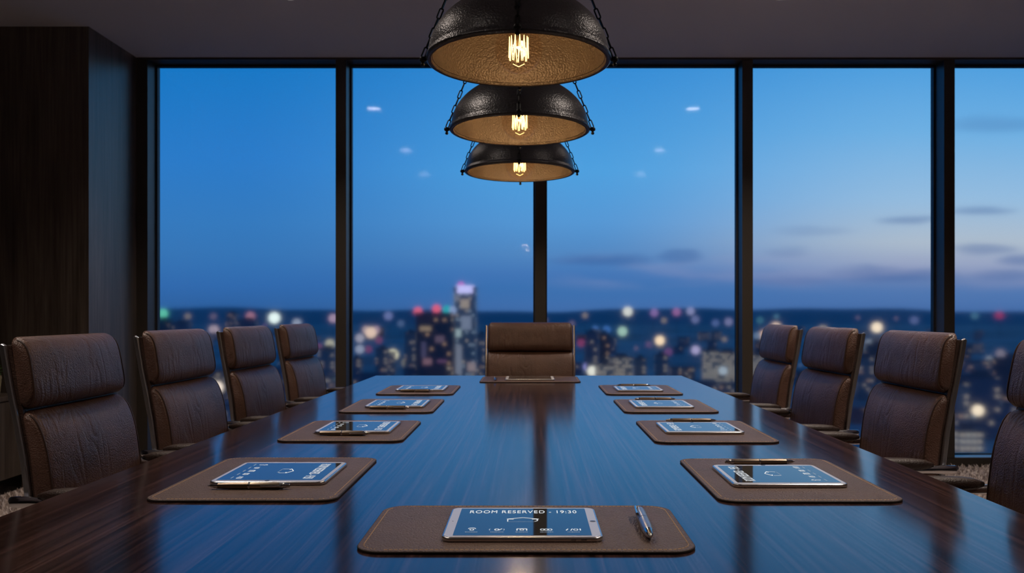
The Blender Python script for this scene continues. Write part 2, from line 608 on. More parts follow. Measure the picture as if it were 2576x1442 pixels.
# ------------------------------------------------------------------ chairs
CW = .487
CURVE = [(-.190, .40), (-.222, .45), (-.236, .52), (-.243, .60), (-.249, .68), (-.259, .76), (-.274, .84), (-.290, .92), (-.302, .99), (-.306, 1.015)]
def curve_at(z):
    for (y0, z0), (y1, z1) in zip(CURVE[:-1], CURVE[1:]):
        if z <= z1:
            u = (z - z0) / (z1 - z0)
            return y0 + (y1 - y0) * u
    (y0, z0), (y1, z1) = CURVE[-2], CURVE[-1]
    return y1 + (y1 - y0) / (z1 - z0) * (z - z1)

def cushion_mesh(z0, z1, T, wtop, wbot, bulge=.34, sag=.0, off=.015):
    """a padded back cushion following the frame's curve: D-shaped section, flat side panels"""
    b = BM()
    N = 18
    def section(x, k, zi):
        pts = []
        zc, hh = (z0 + z1) / 2, (z1 - z0) / 2 - zi
        for i in range(N + 1):                               # front, bottom to top
            s = -math.cos(PI * i / N)
            z = zc + hh * s
            tt = T * k * (max(0, 1 - abs(s) ** 4.0)) ** (1 / 2.4)
            pts.append((x, curve_at(z) + off + max(tt, .004), z))
        for i in range(1, N):                                # back, top to bottom
            s = math.cos(PI * i / N)
            z = zc + hh * s
            pts.append((x, curve_at(z) + off, z))
        return pts
    def end_shape(au):
        k, zi = .86 + bulge * (1 - au ** 2.2), 0.0
        if au > .90:
            e_ = (au - .90) / .10
            k *= 1 - .14 * e_ ** 3
            zi = .015 * e_ ** 2.6
        return k, zi
    rings = []
    M = 22
    xs = [-1, -.992, -.98, -.965, -.945, -.92] + [-.89 + 1.78 * j / M for j in range(M + 1)] + [.92, .945, .965, .98, .992, 1]
    for u in xs:
        au = abs(u)
        k, zi = end_shape(au)
        ring = section(u, k, zi)
        out = []
        for (x, y, z) in ring:
            v = (z - z0) / (z1 - z0)
            hw = (wbot + (wtop - wbot) * v) / 2
            out.append((x * hw, y, z - sag * (1 - au ** 2) * (1 - v)))
        rings.append(out)
    loft(b, rings)
    # piping outline just inside each side panel
    seam = []
    for u in (-.972, .972):
        k, zi = end_shape(abs(u))
        pts = []
        for (x, y, z) in section(u, k, zi)[1:N]:
            v = (z - z0) / (z1 - z0)
            hw = (wbot + (wtop - wbot) * v) / 2
            pts.append((u * hw, y + .0012, z))
        seam.append(pts)
    return b, seam

def make_chair():
    root = empty('office_chair')
    # back cushions
    for nm, args in (('head_cushion', (.868, 1.034, .040, .466, .480)), ('back_cushion', (.505, .864, .044, .482, .488))):
        b, seam = cushion_mesh(*args)
        c = finish(nm, b, LEATHER, root, 60)
        for pts in seam:
            b = BM(); tube(b, pts, .0021, 6)
            finish('piping', b, PIPING, c)
    # shell behind the cushions
    b = BM()
    prof = [(y, z) for (y, z) in CURVE[1:]]
    ring = [(y + .001, z) for y, z in prof] + [(y + .0155, z) for y, z in prof[::-1]]
    loft(b, [[(x, y, z) for y, z in ring] for x in (-CW / 2 + .006, CW / 2 - .006)])
    finish('back_shell', b, LEATHER_SIDE, root, 30)
    for s in (-1, 1):
        b = BM()
        x0, x1 = s * (CW / 2 - .002), s * (CW / 2 + .008)
        def rail(x, k):
            return [(x, y - .006 + k, z) for y, z in CURVE] + [(x, CURVE[-1][0], 1.020 - k)] + [(x, y + .008 - k, z) for y, z in CURVE[::-1]]
        loft(b, [rail(x0, 0), rail(x0 * .3 + x1 * .7, 0), rail(x1, .0022)])
        finish('frame_rail', b, BRUSHED, root, 30)
    # seat
    b = BM(); slab(b, -.25, .25, -.20, .29, .40, .485, .06, .034, 6, 6)
    s_ = finish('seat', b, LEATHER, root, 60)
    b = BM()
    tube(b, [(x, y, .443) for x, y in rrect(-.251, .251, -.201, .291, .06, 6)], .004, 6, closed=True)
    finish('piping', b, PIPING, s_)
    b = BM(); slab(b, -.20, .20, -.19, .22, .372, .402, .03, .006, 4); finish('seat_pan', b, DARK_METAL, root)
    # arms
    for s in (-1, 1):
        x = s * (CW / 2 + .034)
        b = BM()
        tube(b, [(s * (CW / 2 + .004), -.262, .664), (s * (CW / 2 + .02), -.272, .664), (x, -.262, .664), (x, -.225, .665), (x, -.15, .663), (x, .0, .660), (x, .11, .656), (x, .15, .640), (x, .158, .60), (x, .13, .52), (x * .92, .06, .44), (s * .20, .04, .40)],
             [.008, .011, .0125, .0125, .010, .009, .009, .009, .009, .009, .009, .008], 10)
        a = finish('armrest', b, CHROME, root)
        b = BM()
        rings = []
        for i in range(15):
            u = i / 14
            y = -.205 + .33 * u
            k = (1 - abs(2 * u - 1) ** 6) ** .5 if 0 < u < 1 else .12
            hw, hh = .025 * max(k, .3), .0165 * max(k, .3)
            rings.append([(x + hw * math.copysign(abs(math.cos(2 * PI * j / 16)) ** .6, math.cos(2 * PI * j / 16)), y,
                           .6785 + .002 * math.sin(PI * u) + hh * math.copysign(abs(math.sin(2 * PI * j / 16)) ** .8, math.sin(2 * PI * j / 16))) for j in range(16)])
        loft(b, rings)
        finish('arm_pad', b, LEATHER_ARM, a, 50)
    # cross bar between the rails behind the seat
    b = BM(); tube(b, [(-CW / 2, -.247, .64), (CW / 2, -.247, .64)], .008, 8); finish('cross_bar', b, CHROME, root)
    # column and star base
    b = BM(); lathe(b, [(.05, .372), (.05, .35), (.028, .34), (.028, .16), (.035, .15), (.035, .085)], 20); finish('column', b, CHROME, root)
    b = BM(); lathe(b, [(.045, .07), (.05, .08), (.05, .105), (.04, .115)], 20)
    for i in range(5):
        a = 2 * PI * i / 5 + .3
        d = Vector((math.cos(a), math.sin(a), 0))
        tube(b, [d * .03 + Vector((0, 0, .098)), d * .16 + Vector((0, 0, .09)), d * .29 + Vector((0, 0, .075))], [.02, .017, .012], 8)
    finish('star_base', b, CHROME, root)
    for i in range(5):
        a = 2 * PI * i / 5 + .3
        d = Vector((math.cos(a), math.sin(a), 0)) * .285
        b = BM(); lathe(b, [(.008, -.022), (.026, -.02), (.028, -.006), (.02, 0), (.028, .006), (.026, .02), (.008, .022)], 16, (d.x, d.y, .029), 'x')
        tube(b, [(d.x, d.y, .05), (d.x, d.y, .078)], .007, 8)
        finish('caster', b, DARK_METAL, root)
    return root

chair = make_chair()
used = []
def place_chair(x, y, rz, label, group):
    c = chair if not used else copy_tree(chair)
    used.append(c)
    c.location = (x, y, 0)
    c.rotation_euler = (0, 0, rz)
    tag(c, label, 'chair', group)
GL, GR = 'leather chairs along the left side of the table', 'leather chairs along the right side of the table'
for (x, y, a, lb) in ((-.897, 2.330, 0, 'brown leather office chair nearest the camera on the left side of the table'),
                      (-.891, 3.028, 1.5, 'brown leather office chair second from the camera on the left side'),
                      (-.886, 3.760, 2.9, 'brown leather office chair third from the camera on the left side'),
                      (-.886, 4.557, 3, 'brown leather office chair farthest from the camera on the left side')):
    place_chair(x, y, R(-90 - a), lb, GL)
for (x, y, a, lb) in ((.886, 1.923, 0, 'brown leather office chair cut off by the right edge of the photo'),
                      (.886, 2.754, 0, 'brown leather office chair in front of the rightmost window mullion'),
                      (.879, 3.500, 1.5, 'brown leather office chair third from the camera on the right side'),
                      (.886, 4.252, 0, 'brown leather office chair farthest from the camera on the right side')):
    place_chair(x, y, R(90 + a), lb, GR)
place_chair(.002, 5.02, R(180), 'brown leather office chair at the far head of the table, facing the camera', 'head chair')
del used[-1]['group']
used[-1].scale = (1.035, 1, 1)

# ------------------------------------------------------------------ desk mats
MT = .005
mats = {}
def desk_mat(key, x0, x1, y0, y1, r, label):
    e = empty('desk_mat', ((x0 + x1) / 2, (y0 + y1) / 2, TZ))
    tag(e, label, 'desk mat', 'leather desk mats on the table')
    hx, hy = (x1 - x0) / 2, (y1 - y0) / 2
    b = BM(); slab(b, -hx, hx, -hy, hy, .0003, MT - .0006, r, .0012); finish('backing', b, MAT_EDGE, e)
    b = BM(); slab(b, -hx + .0012, hx - .0012, -hy + .0012, hy - .0012, MT - .0022, MT, r - .001, .0012); finish('leather_top', b, LEATHER_MAT, e)
    ins = .0095
    pts = rrect(-hx + ins, hx - ins, -hy + ins, hy - ins, r - ins * .75, 8)
    pts.append(pts[0])
    b = BM()
    d_on, d_off, acc, on = .0052, .0022, 0.0, True
    out = []
    for (ax, ay_), (bx, by) in zip(pts[:-1], pts[1:]):
        L = math.hypot(bx - ax, by - ay_)
        if L < 1e-6: continue
        s = acc
        while s < L:
            ex = min(s + d_on, L)
            ux, uy = (bx - ax) / L, (by - ay_) / L
            if ex - s > .001:
                p0 = (ax + ux * s, ay_ + uy * s); p1 = (ax + ux * ex, ay_ + uy * ex)
                nx, ny = -uy * .0009, ux * .0009
                z0, z1 = MT - .0002, MT + .0006
                loft(b, [[(p0[0] - nx, p0[1] - ny, z0), (p1[0] - nx, p1[1] - ny, z0), (p1[0] + nx, p1[1] + ny, z0), (p0[0] + nx, p0[1] + ny, z0)],
                         [(p0[0] - nx * .5, p0[1] - ny * .5, z1), (p1[0] - nx * .5, p1[1] - ny * .5, z1), (p1[0] + nx * .5, p1[1] + ny * .5, z1), (p0[0] + nx * .5, p0[1] + ny * .5, z1)]], False)
            s += d_on + d_off
        acc = s - L
    finish('stitching', b, THREAD, e, 0)
    mats[key] = e

LM = [(-.718, -.360, 1.684, 2.180), (-.690, -.345, 2.465, 2.930), (-.672, -.339, 3.180, 3.660), (-.660, -.327, 3.880, 4.350)]
RM = [(.350, .695, 1.675, 2.165), (.336, .674, 2.440, 2.930), (.330, .664, 3.180, 3.645), (.325, .656, 3.880, 4.370)]
ORD = ['nearest the camera', 'second from the camera', 'third from the camera', 'farthest from the camera']
for i, m_ in enumerate(LM):
    desk_mat(('L', i), *m_, .036, 'stitched brown leather desk mat %s on the left side of the table' % ORD[i])
for i, m_ in enumerate(RM):
    desk_mat(('R', i), *m_, .036, 'stitched brown leather desk mat %s on the right side of the table' % ORD[i])
desk_mat('N', -.257, .246, 1.321, 1.638, .042, 'wide brown leather desk mat at the near end of the table')
desk_mat('F', -.254, .256, 4.570, 4.955, .03, 'brown leather desk mat at the far end before the head chair')

# ------------------------------------------------------------------ tablets
TT = .0075
def glyph_quads(b, polys, z):
    for poly in polys:
        vs = [b.verts.new((x, y, z)) for x, y in poly]
        b.faces.new(vs)
def line(x0, y0, x1, y1, wd):
    L = math.hypot(x1 - x0, y1 - y0)
    nx, ny = -(y1 - y0) / L * wd / 2, (x1 - x0) / L * wd / 2
    return [(x0 - nx, y0 - ny), (x1 - nx, y1 - ny), (x1 + nx, y1 + ny), (x0 + nx, y0 + ny)]
def ringpoly(cx, cy, rx, ry, wd, a0=0, a1=360, n=14):
    out = []
    for i in range(n):
        a, c = R(a0 + (a1 - a0) * i / n), R(a0 + (a1 - a0) * (i + 1) / n)
        out.append([(cx + rx * math.cos(a), cy + ry * math.sin(a)), (cx + rx * math.cos(c), cy + ry * math.sin(c)),
                    (cx + (rx - wd) * math.cos(c), cy + (ry - wd) * math.sin(c)), (cx + (rx - wd) * math.cos(a), cy + (ry - wd) * math.sin(a))])
    return out

def tablet(x0, x1, y0, y1, rz, label, lit=True):
    """built in its own frame: width (long side) along local x, the top of the screen towards +y"""
    quarter = abs(math.sin(rz)) > .5
    hx, hy = (x1 - x0) / 2, (y1 - y0) / 2
    e = empty('tablet', ((x0 + x1) / 2, (y0 + y1) / 2, TZ + MT + .0001), rz)
    tag(e, label, 'tablet', 'tablets on the desk mats')
    if quarter: hx, hy = hy, hx
    b = BM(); slab(b, -hx, hx, -hy, hy, 0, TT, .016, .0026, 8, 5); finish('body', b, ALU, e)
    b = BM(); slab(b, -hx + .0032, hx - .0032, -hy + .0032, hy - .0032, TT - .0006, TT + .0003, .0135, .0003, 8, 1); finish('bezel', b, BEZEL, e)
    sx_, sy_ = hx - .017, hy - .0105
    b = BM(); slab(b, -sx_, sx_, -sy_, sy_, TT - .0002, TT + .0006, .001, .0002, 2, 1)
    sc_ = finish('screen', b, SCREEN, e)
    zt = TT + .0009
    if not lit:
        b = BM(); lathe(b, [(.0048, 0), (.0048, .0005), (.0040, .0006)], 20, (hx - .0095, 0, TT + .0002)); finish('home_button', b, BUTTON, e)
        return e
    # heading
    cu = bpy.data.curves.new('screen_heading', 'FONT')
    cu.body = 'ROOM RESERVED - 19:30'
    cu.align_x = 'CENTER'; cu.align_y = 'CENTER'
    cu.size = .030
    cu.space_character = 1.12
    cu.offset = 0.0
    cu.materials.append(GLYPH)
    to = bpy.data.objects.new('heading_text', cu)
    COL.objects.link(to)
    to.parent = sc_
    to.location = (0, sy_ * .70, zt)
    bpy.context.view_layer.update()
    wtx = max(to.dimensions.x, .01)
    me_t = bpy.data.meshes.new_from_object(to.evaluated_get(bpy.context.evaluated_depsgraph_get()))
    bpy.data.objects.remove(to)
    me_t.name = 'heading_text'
    to = bpy.data.objects.new('heading_text', me_t)
    COL.objects.link(to)
    to.parent = sc_
    to.location = (0, sy_ * .70, zt)
    to.scale = (sx_ * 1.70 / wtx, 1, 1)
    # roof outline
    b = BM()
    k = sx_ / .106
    P = [line(-.026 * k, .014, 0, .024, .0022), line(0, .024, .026 * k, .014, .0022), line(-.026 * k, .014, -.015 * k, .0125, .0022), line(.026 * k, .014, .015 * k, .0125, .0022),
         line(-.0245 * k, .011, -.0245 * k, -.004, .0016)] + ringpoly(.019 * k, .006, .006 * k, .009, .0017, -90, 80, 8)
    glyph_quads(b, P, zt)
    o_ = finish('house_icon', b, GLYPH, sc_, 0)
    b = BM(); glyph_quads(b, [line(-.0245 * k, -.005, .02 * k, -.005, .0008)], zt); finish('base_line', b, GLYPH_DIM, sc_, 0)
    # five icons, each with a caption
    yc = -sy_ * .62
    for i, cx in enumerate((-.079, -.040, -.001, .037, .079)):
        cx *= k
        b = BM()
        if i == 0:
            P = ringpoly(cx, yc, .0036, .006, .0014) + ringpoly(cx, yc + .002, .0068, .011, .0016, 20, 160, 8)
        elif i == 1:
            P = ringpoly(cx, yc, .004, .006, .0018) + [line(cx + .003, yc - .004, cx + .008, yc + .006, .0016)] + ringpoly(cx, yc, .012, .010, .0006, 150, 210, 5) + ringpoly(cx, yc, .012, .010, .0006, -30, 30, 5)
        elif i == 2:
            P = [line(cx - .0075, yc - .006, cx - .0075, yc + .005, .0018), line(cx + .0075, yc - .006, cx + .0075, yc + .005, .0018), line(cx - .0075, yc + .006, cx + .0075, yc + .006, .0022)] + ringpoly(cx, yc - .001, .0036, .005, .0014)
        elif i == 3:
            P = ringpoly(cx - .006, yc, .0036, .006, .0014) + ringpoly(cx, yc, .0036, .006, .0014) + ringpoly(cx + .006, yc, .0036, .006, .0014)
        else:
            P = [line(cx - .011, yc - .005, cx - .008, yc + .005, .0018), line(cx - .004, yc - .006, cx - .001, yc + .006, .0014)] + ringpoly(cx + .004, yc, .004, .006, .0014) + [line(cx + .011, yc - .005, cx + .011, yc + .006, .0018)]
        glyph_quads(b, P, zt)
        finish('icon', b, GLYPH, sc_, 0)
        b = BM(); P = []
        xx = cx - .0095
        random.seed(i)
        while xx < cx + .0095:
            l_ = random.uniform(.0010, .0028)
            P.append(line(xx, yc - .0155, min(xx + l_, cx + .0105), yc - .0155, random.uniform(.0018, .0032)))
            xx += l_ + .0007
        glyph_quads(b, P, zt)
        finish('caption', b, GLYPH_DIM, sc_, 0)
    b = BM(); lathe(b, [(.0048, 0), (.0048, .0005), (.0040, .0006)], 20, (hx - .0095, 0, TT + .0002)); finish('home_button', b, BUTTON, e)
    b = BM(); lathe(b, [(.0011, 0), (.0011, .0005)], 12, (-hx + .0095, 0, TT + .0002)); finish('camera_lens', b, BUTTON, e)
    b = BM(); box(b, hx * .60, hx * .66, -hy - .0003, -hy + .001, .003, .0045); box(b, hx * .72, hx * .79, -hy - .0003, -hy + .001, .003, .0045)
    finish('side_button', b, BUTTON, e, 0)
    return e

LT = [(-.643, -.411, 1.824, 2.066), (-.615, -.400, 2.598, 2.845), (-.599, -.385, 3.300, 3.550), (-.592, -.377, 4.005, 4.240)]
RT = [(.402, .629, 1.797, 2.030), (.3866, .610, 2.585, 2.820), (.379, .593, 3.280, 3.530), (.382, .584, 3.980, 4.200)]
for i, a in enumerate(LT):
    tablet(*a, R(-90), 'silver tablet on the left desk mat %s' % ORD[i])
for i, a in enumerate(RT):
    tablet(*a, R(90), 'silver tablet on the right desk mat %s' % ORD[i])
tablet(-.134, .111, 1.372, 1.583, 0, 'silver tablet reading ROOM RESERVED on the wide near desk mat')
tablet(-.127, .127, 4.635, 4.86, R(180), 'silver tablet lying before the head chair at the far end', lit=False)

# ------------------------------------------------------------------ pens
def make_pen(light_half, dark_half, L=.16, r=.0068):
    """lies along local x, tip at -x, resting on z = 0"""
    e = empty('pen')
    def seg(name, prof, m):
        b = BM(); lathe(b, prof, 20, (0, 0, r), 'x'); return finish(name, b, m, e, 45)
    h = L / 2
    seg('tip', [(.0007, -h), (.0010, -h + .003), (.0030, -h + .006), (.0054, -h + .018), (.0058, -h + .020)], CHROME)
    seg('lower_barrel', [(.0056, -h + .020), (.0064, -h + .034), (r, -h + .05), (r, -.001)], dark_half)
    seg('ring', [(r + .0001, -.001), (r + .0006, -.0005), (r + .0006, .0022), (r + .0001, .003)], CHROME)
    seg('upper_barrel', [(r, .003), (r, h - .022), (.0062, h - .020)], light_half)
    c = seg('cap', [(.0064, h - .020), (.0064, h - .014), (.0052, h - .013), (.0044, h - .007), (.0036, h - .006), (.0036, h - .001), (.0026, h)], CHROME)
    b = BM()
    tube(b, [(h - .016, -.004, r), (h - .016, -.0086, r + .0006), (h - .03, -.0088, r), (h - .052, -.0084, r), (h - .056, -.0076, r)], [.0014, .0016, .0014, .0013, .0018], 8)
    finish('clip', b, CHROME, e)
    return e
pen0 = make_pen(PEN_LIGHT, PEN_DARK)
pens = []
def place_pen(x, y, rz, label, src=pen0):
    p_ = src if not pens else copy_tree(src)
    pens.append(p_)
    p_.location = (x, y, TZ + MT + .0001)
    p_.rotation_euler = (0, 0, rz)
    tag(p_, label, 'pen', 'pens beside the tablets')
for i, (x, y) in enumerate(((-.549, 1.787), (-.529, 2.565), (-.510, 3.262), (-.50, 3.968))):
    place_pen(x, y, R(0.6), 'bronze click pen in front of the left tablet %s' % ORD[i])
for i, (x, y) in enumerate(((.522, 2.075), (.507, 2.872), (.492, 3.585), (.484, 4.262))):
    place_pen(x, y, R(180.6), 'bronze click pen behind the right tablet %s' % ORD[i])
place_pen(-.178, 4.70, R(92), 'bronze pen pointing at the camera on the far desk mat')
# the thick silver pen on the near mat: no clicker, clip on its far end
def silver_pen():
    e = empty('pen')
    L, r = .186, .0088
    h = L / 2
    def seg(name, prof, m):
        b = BM(); lathe(b, prof, 28, (0, 0, r), 'x'); return finish(name, b, m, e, 45)
    seg('tip', [(.0012, -h), (.0034, -h + .004), (.0060, -h + .016), (.0072, -h + .028), (.0076, -h + .031)], CHROME)
    seg('lower_barrel', [(.0074, -h + .031), (.0083, -h + .046), (r, -h + .06), (r, .012)], PEN_SILVER)
    seg('ring', [(r - .0008, .012), (r - .0008, .0145)], DARK_METAL)
    seg('upper_barrel', [(r, .0145), (r, h - .03), (.0082, h - .012), (.0066, h - .003), (.004, h)], PEN_SILVER)
    b = BM()
    tube(b, [(h - .014, .0040, r + .006), (h - .013, .0075, r + .0085), (h - .03, .0085, r + .0080), (h - .055, .0088, r + .0076), (h - .062, .0085, r + .0070)], [.0018, .0020, .0018, .0017, .0026], 8)
    finish('clip', b, CHROME, e)
    return e
sp = silver_pen()
sp.location = (.1835, 1.464, TZ + MT + .0001)
sp.rotation_euler = (0, 0, R(88.5))
tag(sp, 'thick silver pen at the right of the wide near desk mat', 'pen', 'pens beside the tablets')

# ------------------------------------------------------------------ pendant lamps
PR, PB = .25, .182
def chain_mesh(p0, p1, link=.036, wd=.0145, r=.0023):
    b = BM()
    p0, p1 = Vector(p0), Vector(p1)
    d = (p1 - p0); L = d.length; d.normalize()
    n = max(2, int(round(L / (link - .0065))))
    pitch = L / n
    link = pitch + .0065
    s = d.cross(Vector((0, 1, 0)))
    if s.length < .2: s = d.cross(Vector((1, 0, 0)))
    s.normalize(); u = s.cross(d).normalized()
    for i in range(n):
        c = p0 + d * pitch * (i + .5)
        a = s if i % 2 == 0 else u
        pts = []
        hw, hl = wd / 2 - r, link / 2 - r
        for k in range(6):
            an = PI * k / 5
            pts.append(c + a * hw * math.cos(an) + d * (hl - hw + hw * math.sin(an)))
        for k in range(6):
            an = PI + PI * k / 5
            pts.append(c + a * hw * math.cos(an) + d * (-(hl - hw) + hw * math.sin(an)))
        tube(b, pts, r, 6, closed=True)
    return b

def make_pendant():
    """origin at the centre of the rim"""
    e = empty('pendant_lamp')
    N = 72
    K = 26
    out = [(PR * math.cos(PI / 2 * i / K) if i < K else .004, .008 + PB * math.sin(PI / 2 * i / K)) for i in range(K + 1)]
    prof = [(PR - .004, -.004), (PR + .001, -.006), (PR + .0055, -.003), (PR + .0065, .001), (PR + .0055, .006), (PR + .001, .009)] + out[1:]
    b = BM(); lathe(b, prof, N, caps=False)
    vs = [v for v in b.verts if v.co.z > .008 + PB - 1e-4]
    sh = finish('shade', b, SHADE, e, 50)
    ri = PR - .008
    inn = [(ri * math.cos(PI / 2 * i / K) if i < K else .003, .006 + (PB - .008) * math.sin(PI / 2 * i / K)) for i in range(K + 1)]
    b = BM(); lathe(b, [(PR - .004, -.0042), (PR - .008, -.0052), (PR - .010, -.003), (PR - .0105, .002), (PR - .013, .003)] + [(r_ - .004 if r_ > .02 else r_, z_) for r_, z_ in inn[1:]], N, caps=False)
    finish('inner_lining', b, LINING, sh, 50)
    # socket and bulb
    b = BM(); lathe(b, [(.003, .182), (.024, .180), (.026, .14), (.022, .125), (.019, .105), (.014, .104)], 24); finish('socket', b, BLACK_METAL, e)
    c = .030; rb = .0665
    prof = [(.003, c - rb)]
    for i in range(1, 22):
        a = PI * i / 28
        prof.append((rb * math.sin(a), c - rb * math.cos(a)))
    prof += [(.034, .082), (.022, .094), (.018, .108)]
    b = BM(); lathe(b, prof, 40, caps=False)
    bu = finish('bulb', b, BULB, e, 80)
    b = BM()
    m = 13
    for i in range(m):
        a0, a1 = 2 * PI * i / m, 2 * PI * (i + .34) / m
        a2, a3 = 2 * PI * (i + .66) / m, 2 * PI * (i + 1) / m
        rt, rbm = .0262, .0275
        tube(b, [(rt * math.cos(a0), rt * math.sin(a0), .064), (rbm * math.cos(a1), rbm * math.sin(a1), .008 - .005 * (i % 2)), (rbm * math.cos(a2), rbm * math.sin(a2), .008 - .005 * (i % 2)), (rt * math.cos(a3), rt * math.sin(a3), .064)], .00115, 6)
    for i in range(5):
        a0 = 2 * PI * i / 5
        tube(b, [(.012 * math.cos(a0), .012 * math.sin(a0), .040), (.014 * math.cos(a0 + .5), .014 * math.sin(a0 + .5), .002)], .0010, 6)
    tube(b, [(-.016, 0, -.010), (0, 0, -.018), (.016, 0, -.010)], .0009, 6)
    finish('filament', b, FILAMENT, bu)
    b = BM(); lathe(b, [(.010, .105), (.008, .075), (.006, .045), (.009, .036), (.004, .033)], 16); finish('glass_stem', b, BRASS, bu)
    # chains, brackets, hub
    HZ = .66
    for k, a in enumerate((0, 90, 180, 270)):
        d = Vector((math.cos(R(a)), math.sin(R(a)), 0))
        rim = d * (PR + .016)
        b = BM()
        lathe(b, [(.0035, -.017), (.0060, -.014), (.0060, -.010), (.0035, -.007), (.0050, -.005), (.0095, -.002), (.0105, .003), (.0085, .008), (.0045, .010)], 12, tuple(rim))
        tube(b, [d * (PR + .003) + Vector((0, 0, .003)), rim + Vector((0, 0, .003))], .0055, 8)
        br = finish('chain_bracket', b, BLACK_METAL, e)
        b = chain_mesh(rim + Vector((0, 0, .008)), d * .012 + Vector((0, 0, HZ)))
        finish('chain', b, BLACK_METAL, e)
    b = BM(); tube(b, [(.018 * math.cos(2 * PI * i / 20), 0, HZ + .016 + .018 * math.sin(2 * PI * i / 20)) for i in range(20)], .004, 8, closed=True)
    lathe(b, [(.006, HZ - .004), (.016, HZ - .002), (.016, HZ + .003), (.006, HZ + .005)], 16)
    finish('hub_ring', b, BLACK_METAL, e)
    return e
pend = make_pendant()
PEND = [(-.031, 2.535, 1.790, 'black hammered dome pendant lamp nearest the camera, largest of the three'),
        (-.037, 3.335, 1.757, 'black hammered dome pendant lamp in the middle of the three'),
        (-.047, 4.240, 1.744, 'black hammered dome pendant lamp nearest the windows, smallest looking of the three')]
for i, (x, y, z, lb) in enumerate(PEND):
    p_ = pend if i == 0 else copy_tree(pend)
    p_.location = (x, y, z)
    p_.rotation_euler = (R(-1.5), 0, 0)
    tag(p_, lb, 'pendant lamp', 'dome pendant lamps over the table')
    top = CEILZ - z
    b = chain_mesh((0, 0, .69), (0, 0, top - .02))
    finish('hanging_chain', b, BLACK_METAL, p_)
    b = BM(); lathe(b, [(.012, top - .03), (.05, top - .022), (.055, top - .004), (.055, top + .001)], 28); finish('ceiling_rose', b, BLACK_METAL, p_)
    ld = bpy.data.lights.new('bulb_light', 'POINT')
    ld.energy = 4.6
    ld.color = (1.0, .74, .46)
    ld.shadow_soft_size = .028
    lo = bpy.data.objects.new('bulb_light', ld)
    COL.objects.link(lo)
    lo.parent = p_
    lo.location = (0, 0, .028)

# ------------------------------------------------------------------ recessed ceiling downlights
def downlight(x, y, r, disc, label, group, watt):
    e = empty('ceiling_downlight', (x, y, CEILZ))
    tag(e, label, 'downlight', group)
    b = BM(); lathe(b, [(r + .018, .0), (r + .018, -.006), (r + .004, -.008), (r, -.004), (r, .0)], 28, caps=False); finish('trim_ring', b, TRIM_WHITE, e)
    b = BM(); lathe(b, [(r, -.003), (r * .5, -.0032), (.002, -.0032)], 28, caps=True); finish('lamp_disc', b, disc, e)
    if watt:
        ld = bpy.data.lights.new('downlight_lamp', 'SPOT')
        ld.energy = watt
        ld.color = (1.0, .84, .72)
        ld.spot_size = R(120)
        ld.spot_blend = .8
        ld.shadow_soft_size = .05
        lo = bpy.data.objects.new('downlight_lamp', ld)
        COL.objects.link(lo)
        lo.parent = e
        lo.location = (0, 0, -.02)
for y in (5.13, 3.09, 1.37):
    for x in (-1.36, 1.42):
        downlight(x, y, .06, LAMP_DISC, 'round recessed ceiling downlight mirrored as a faint spot in the glass', 'downlights over the chairs', {5.13: 80.0, 3.09: 75.0, 1.37: 58.0}[y] * (1.45 if x > 0 else .95))

# ------------------------------------------------------------------ the city outside
GZ = -60.0
def at(px, py, D): return Vector(((px - VX) * D / F, D, CZ - (py - VY) * D / F))
GROUND, t, p = principled('city_ground', (.06, .10, .16, 1), .9)
n1 = t.noise(obj_coord(t), .006, 4)
t.link(t.mix(t.rng(n1, .4, .6), (.10, .12, .14, 1), (.22, .235, .25, 1)), p.inputs['Base Color'])  # mottled ground, base lightened to stand in for distance haze
HILL, _, _ = principled('haze_tinted_hills', (.16, .21, .25, 1), 1.0, spec=0)  # aerial haze is put into this bluish base colour
b = BM(); lathe(b, [(7000, -4), (7000, 0)], 64, (0, 2000, GZ)); structure('ground', b, GROUND)
b = BM()
random.seed(11)
top, bot, topb = [], [], []
for i in range(121):
    a = R(-60 + 120 * i / 120)
    D = 5200 / math.cos(a) if abs(a) < R(50) else 8000
    u = i / 120
    hz = 18 + 8 * math.sin(u * 23) + 5 * math.sin(u * 57 + 1) + 3 * math.sin(u * 131)
    x, y = D * math.sin(a), D * math.cos(a)
    bot.append((x * .93, y * .93, GZ)); top.append((x, y, hz)); topb.append((x * 1.2, y * 1.2, GZ))
loft(b, [bot, top, topb], False, False, closed=False)
structure('hills', b, HILL, 60)

